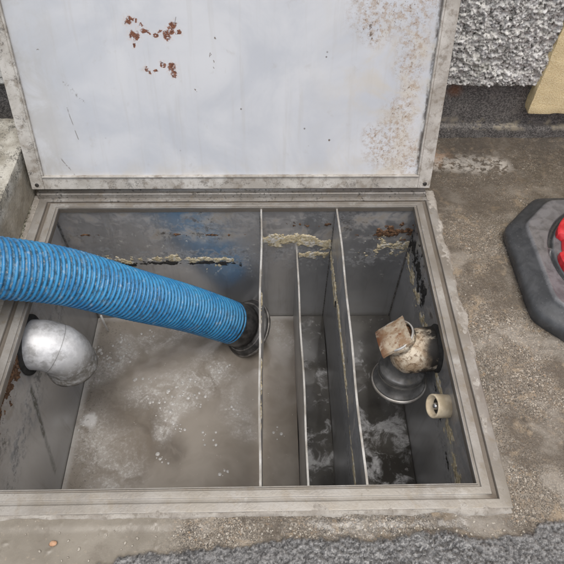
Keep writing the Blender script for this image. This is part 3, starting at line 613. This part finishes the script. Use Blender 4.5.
# bent cover plate lying on the branch mouth
pc = tc+upx*.0705; e1 = np.array([.86, .18, .50]); e1 -= upx*(e1@upx); e1 /= np.linalg.norm(e1); e2 = np.cross(upx, e1)
ua, ub = np.meshgrid(np.linspace(-1, 1, 15), np.linspace(-1, 1, 15), indexing='ij'); ua, ub = ua.ravel(), ub.ravel()
top = pc+e1*(ua*.037-.006)[:, None]+e2*(ub*.040)[:, None]+upx*(.002*ua*ub-.006*ub**2+.004*ua**3+.0012*fbm(P3(ua, ub), 2, 2))[:, None]
Fg = grid_faces(15, 15); V = np.vstack([top, top-upx*.0075]); 
rim = [i*15 for i in range(15)]+[14*15+j for j in range(1, 15)]+[i*15+14 for i in range(13, -1, -1)]+[j for j in range(13, 0, -1)]
Fs = [(rim[k], rim[(k+1) % len(rim)], rim[(k+1) % len(rim)]+225, rim[k]+225) for k in range(len(rim))]
tag(make('cover_plate', V, [tuple(f) for f in Fg]+[tuple(f[::-1]+225) for f in Fg]+Fs, M['plate'], te, False), 'rusty bent plate over the pipe mouth')
dn = np.array([.0, -.12, -1.]); dn /= np.linalg.norm(dn)
V, F = lathe_axis(tc-dn*.0, dn, [(0, .042), (.03, .045), (.050, .047), (.054, .053), (.062, .056), (.070, .054), (.074, .052), (.100, .054), (.106, .061), (.112, .0645), (.118, .0635), (.120, .058), (.08, .05)], 56)
dp = make('drop_pipe', V, F, M['drop'], te, True)
V, F = lathe_axis(tc, dn, [(.1095, .0635), (.111, .0668), (.116, .0670), (.119, .064)], 56); make('rolled_rim', V, F, M['edge'], dp, True)
V, F = lathe_axis((.3785, .662, -.112), (-1, 0, 0), [(0, .056), (.003, .056), (.010, .050), (.012, .046)], 40); V += .002*fbm(V, 60, 3)[:, None]; make('wall_collar', V, F, M['hole'], te, True)
# ------------------------------------------------------------------ drain stub
sc_ = np.array([.379, .519, -.112]); ax = np.array([-1, -.12, .30])
V, F = lathe_axis(sc_, ax, [(-.001, .0245), (.004, .0245), (.011, .0248), (.040, .0255), (.0415, .0250), (.0425, .0235), (.041, .0205), (.025, .0195), (.025, 0)], 32); st = make('drain_stub', V, F, M['cream'], gt, True)
V, F = lathe_axis(sc_, ax, [(.026, .0194), (.026, .0)], 24); make('bore', V, F, M['hole'], st)
V, F = lathe_axis(sc_, ax, [(.026, .008), (.036, .007), (.039, .004), (.039, 0)], 14); make('valve_stem', V, F, M['drop'], st, True)
# ------------------------------------------------------------------ liquids
def pool(name, x0, x1, y0, y1, amp, step, mat, label):
    nx, ny = int((x1-x0)/step)+2, int((y1-y0)/step)+2
    a, b = np.meshgrid(np.linspace(x0, x1, nx), np.linspace(y0, y1, ny), indexing='ij'); a, b = a.ravel(), b.ravel()
    h = LV+amp*fbm(P3(a, b), 16, 3)
    return tag(make(name, np.stack([a, b, h], 1), grid_faces(nx, ny), mat, None, True), label, kind='structure')
pool('sludge', X0+.001, .0728, Y0+.001, Y1-.001, .0016, .008, M['sludge'], 'grey brown sludge with foam swirls in the wide compartment')
pool('water', .0762, .1668, Y0+.001, Y1-.001, .0006, .008, M['dark'], 'dark water with white scum between the two right baffles')
pool('water', .1702, X1-.001, Y0+.001, Y1-.001, .0006, .008, M['dark'], 'dark water with white scum under the outlet pipe')
# bubbles
parts = []
spots = [(-.531, .89, 5), (-.496, .866, 7), (-.366, .778, 5), (-.277, .754, 6), (-.251, .729, 6), (-.299, .699, 6), (-.252, .641, 6), (-.173, .614, 4), (-.297, .555, 4), (-.151, .824, 5), (-.477, .838, 8), (-.202, .722, 4), (-.458, .907, 7), (-.372, .942, 5), (-.23, .78, 5), (-.33, .73, 5), (-.44, .86, 5), (-.1, .70, 3), (.03, .62, 3), (-.12, .52, 3), (-.52, .66, 6)]
lat = [(0.02, 1.0), (.35, .94), (.65, .76), (.87, .5), (1.0, .0)]
for sx, sy, cnt in spots:
    for k in range(cnt*2):
        r = random.choice((.0014, .002, .0026, .0034, .0042)) if k else random.choice((.004, .005, .006)); px, py = sx+random.gauss(0, .014), sy+random.gauss(0, .012)
        if px < X0+.012: px = X0+.012
        V, F = lathe_axis((px, py, LV), (0, 0, 1), [(h*r*.38, rr*r*random.uniform(.97, 1.03)) for h, rr in lat], 12); parts.append((V, F))
V, F = join(parts); fb = make('foam_bubbles', V, F, M['bubble'], None, True); tag(fb, 'small foam bubbles floating on the grey sludge', 'foam', kind='stuff')
V, F = tube(np.array([(-.5025, .958, LV-.004), (-.5005, .953, -.46), (-.499, .948, -.43), (-.496, .942, -.38)]), .0030, 12)
tag(make('straw', V, F, M['white'], None, True), 'thin white straw sticking out of the sludge below the blue hose', 'straw')
# ------------------------------------------------------------------ suction hose
hp = [(-2.9, -.55, .068), (-2.2, -.25, .068), (-1.65, .02, .10), (-1.32, .24, .24), (-.98, .46, .335), (-.74, .61, .265), (-.618, .6848, .173), (-.5391, .7215, .1149), (-.4432, .7703, .0225), (-.3298, .823, -.1171), (-.2179, .8826, -.2639), (-.1017, .9227, -.4004)]
hs_ = empty('suction_hose', (-.3, .8, -.487)); tag(hs_, 'ribbed blue suction hose with black coupling dipping into the tank', 'hose')
C, s = resample(catmull(hp, 40), .01)
V, F = tube(C, .0595, 40, True); hw = make('hose_wall', V, F, M['core'], hs_, True)
T, N, B = frames(C); pitch = .0114; tot = s[-1]; nt = int(tot/pitch*30)
ss_ = np.linspace(.01, tot-.004, nt); ip = lambda A: np.stack([np.interp(ss_, s, A[:, k]) for k in range(3)], 1)
Ci, Ti, Ni, Bi = ip(C), ip(T), ip(N), ip(B); ph = 2*np.pi*ss_/pitch
radv = np.cos(ph)[:, None]*Ni+np.sin(ph)[:, None]*Bi; phi = np.linspace(0, 2*np.pi, 8, endpoint=False)
Hc = Ci+radv*.0598
V = (Hc[:, None]+.0042*np.cos(phi)[None, :, None]*radv[:, None]+.0034*np.sin(phi)[None, :, None]*Ti[:, None]).reshape(-1, 3)
i = np.arange(nt-1)[:, None]; j = np.arange(8)[None]; F = np.stack([i*8+j, i*8+(j+1) % 8, (i+1)*8+(j+1) % 8, (i+1)*8+j], -1).reshape(-1, 4)
make('spiral_rib', V, F, M['rib'], hs_, True)
e = C[-1]; d = T[-1]
V, F = lathe_axis(e, d, [(-.03, .060), (-.012, .0655), (.0, .0665), (.022, .0665), (.026, .063), (.032, .0635), (.034, .077), (.046, .0865), (.054, .086), (.056, .076), (.04, .055)], 56)
cp = make('coupling', V, F, M['coupling'], hs_, True)
V, F = lathe_axis(e, d, [(.0455, .0862), (.0475, .0885), (.053, .0885), (.055, .0845)], 56); make('coupling_rim', V, F, M['ringm'], cp, True)
V, F = lathe_axis(e, d, [(.0335, .070), (.0325, .0725), (.0335, .0745), (.036, .0755)], 56); make('coupling_rim', V, F, M['ringm'], cp, True)
# ------------------------------------------------------------------ mortar round the frame
mb = empty('mortar_bed', (-.08, .66, -.008)); tag(mb, 'crumbly mortar bedding round the steel frame', kind='structure')
crust('mortar_strip', (.398, .285, -.0075), (0, 1, 0), (1, 0, 0), (0, 0, 1), .78, .050, .0022, lambda a, b: .0052+.004*fbm(P3(a, b), 24, 4)+.002*fbm(P3(a, b), 110, 2)-.0075*sst(b, .017+.012*fbm(P3(a, a*0, 3.), 14, 3)-.010*sst(a, .32, .2), .026+.014*fbm(P3(a, a*0, 3.), 14, 3)-.010*sst(a, .32, .2)), M['mortar'], mb)
crust('mortar_strip', (-.6, .262, -.0085), (1, 0, 0), (0, 1, 0), (0, 0, 1), 1.012, .030, .0022, lambda a, b: .0050+.0025*fbm(P3(a, b, 6.), 20, 4)+.0012*fbm(P3(a, b), 110, 2)-.0085*sst(.010+.012*fbm(P3(a, a*0, 5.), 12, 4)-b, -.002, .004), M['mortar'], mb)
crust('mortar_strip', (-.590, .262, -.0075), (0, 1, 0), (1, 0, 0), (0, 0, 1), .79, .026, .0025, lambda a, b: .0030+.002*fbm(P3(a, b, 9.), 20, 4), M['mortar'], mb)
# grit and stones on the mortar
parts = []
def pebble(cx, cy, cz, r, seed):
    V, F = lathe_axis((0, 0, 0), (0, 0, 1), [(-.55, .05), (-.45, .6), (-.1, .98), (.3, .8), (.55, .35), (.6, .05)], 9, True); V = np.array(V)
    V *= 1+.35*fbm(V+seed*3.1, 1.2, 2)[:, None]; an = seed*2.4; c_, s_ = math.cos(an), math.sin(an)
    V = np.stack([(V[:, 0]*c_-V[:, 1]*s_*.7), (V[:, 0]*s_+V[:, 1]*c_*.7), V[:, 2]*.7], 1)*r; return V+np.array([cx, cy, cz]), F
for k in range(60):
    gx_, gy_ = random.uniform(-.43, -.08), random.uniform(.205, .285)
    if random.random() > .25+1.1*(gx_+.43)/.35: continue
    parts.append(pebble(gx_, gy_, -.0066, random.choice((.0014, .0018, .0022, .0030)), k))
for k in range(260):
    gx_, gy_ = random.uniform(-.1, .48), random.uniform(.235, .275); parts.append(pebble(gx_, gy_, -.0085, random.choice((.0014, .0018, .0024, .003)), k))
for k in range(160):
    gx_, gy_ = random.uniform(.43, .80), random.uniform(.28, 1.24); parts.append(pebble(gx_, gy_, -.0078, random.choice((.0014, .0018, .0024)), k))
V, F = join(parts); tag(make('grit', V, F, M['crumb'], None, True), 'loose pale grit scattered over the mortar and concrete', 'grit', kind='stuff')
V, F = pebble(-.36, .234, -.004, .0072, 4); tag(make('pebble', V, F, M['stone'], None, True), 'small orange brown stone lying on the smooth beige mortar', 'stone')
# ------------------------------------------------------------------ traffic cone with heavy base
cc = np.array([.790, .787]); tcn = empty('traffic_cone', (cc[0], cc[1], -.0065)); tag(tcn, 'red traffic cone on a black chamfered rubber base', 'traffic cone')
nth = 160; TH = np.linspace(0, 2*np.pi, nth, endpoint=False)
def octr(hx, hy, ch, d):
    h1, h2 = hx-d, hy-d; c_, s_ = np.abs(np.cos(TH)), np.abs(np.sin(TH)); L = (hx+hy-ch)-d*math.sqrt(2)
    r = np.minimum(np.minimum(h1/np.maximum(c_, 1e-6), h2/np.maximum(s_, 1e-6)), L/(c_+s_))
    k = np.exp(-.5*(np.arange(-8, 9)/1.1)**2); k /= k.sum()
    return sum(kk*np.roll(r, jj) for kk, jj in zip(k, range(-8, 9)))
prof2 = [(.004, -.0068), (.001, .004), (0, .016), (.003, .024), (.008, .029), (.014, .0325), (.030, .0425), (.0345, .0470), (.0375, .0520), (.0410, .0535), (.0440, .0525), (.0470, .0518)]
rings = []
for d_, zz in prof2: rr = octr(.235, .223, .100, d_); rings.append(np.stack([cc[0]+rr*np.cos(TH), cc[1]+rr*np.sin(TH), np.full(nth, zz)], 1))
notch = np.clip(sum(np.exp(-((((TH-a0+np.pi) % (2*np.pi))-np.pi)/.045)**4) for a0 in (np.pi*1.0-.20, np.pi/2, 0, -np.pi/2)), 0, 1)
for rr, zz in ((.1745, .0516), (.1725, .0510), (.1705, .040), (.1620, .040), (.1600, .0510), (.158, .0515), (.09, .0515), (.0, .0515)):
    zz_ = np.where((zz < .05), zz+notch*(.050-zz), zz); rings.append(np.stack([cc[0]+rr*np.cos(TH), cc[1]+rr*np.sin(TH), zz_], 1))
V = np.vstack(rings); F = [(i*nth+j, i*nth+(j+1) % nth, (i+1)*nth+(j+1) % nth, (i+1)*nth+j) for i in range(len(rings)-1) for j in range(nth)]
make('base', V, F, M['rubber'], tcn, True)
V, F = lathe_axis((cc[0], cc[1], .0518), (0, 0, 1), [(0, .143), (.006, .143), (.012, .136), (.10, .112), (.40, .055), (.62, .027), (.640, .024), (.644, .018), (.640, 0)], 64); make('cone_body', V, F, M['red'], tcn, True)
for k in range(6):
    a0 = np.pi+R(32)-.0+k*np.pi/3 if False else np.pi-R(44)+k*np.pi/3
    na = 14; aa = a0+np.linspace(-R(23), R(23), na); rings = []
    V = []; F = []
    for q_, ang in enumerate(aa):
        tt = (q_/(na-1)*2-1); sh = math.sqrt(max(0, 1-abs(tt)**5)); r0, r1 = .128, .142+.0180*sh; zt = .0535+.020*max(.2, sh)
        for (rr, zz) in ((r0, .0520), (r1, .0520), (r1, zt-.005), (r1-.005, zt), (r0, zt+.003)): V.append((cc[0]+rr*math.cos(ang), cc[1]+rr*math.sin(ang), zz))
    for q_ in range(na-1):
        for j in range(5): F.append((q_*5+j, (q_+1)*5+j, (q_+1)*5+(j+1) % 5, q_*5+(j+1) % 5))
    F += [(4, 3, 2, 1, 0), tuple((na-1)*5+j for j in range(5))]
    o = make('lug', V, F, M['red'], tcn, True); bevel(o, .002, 2)
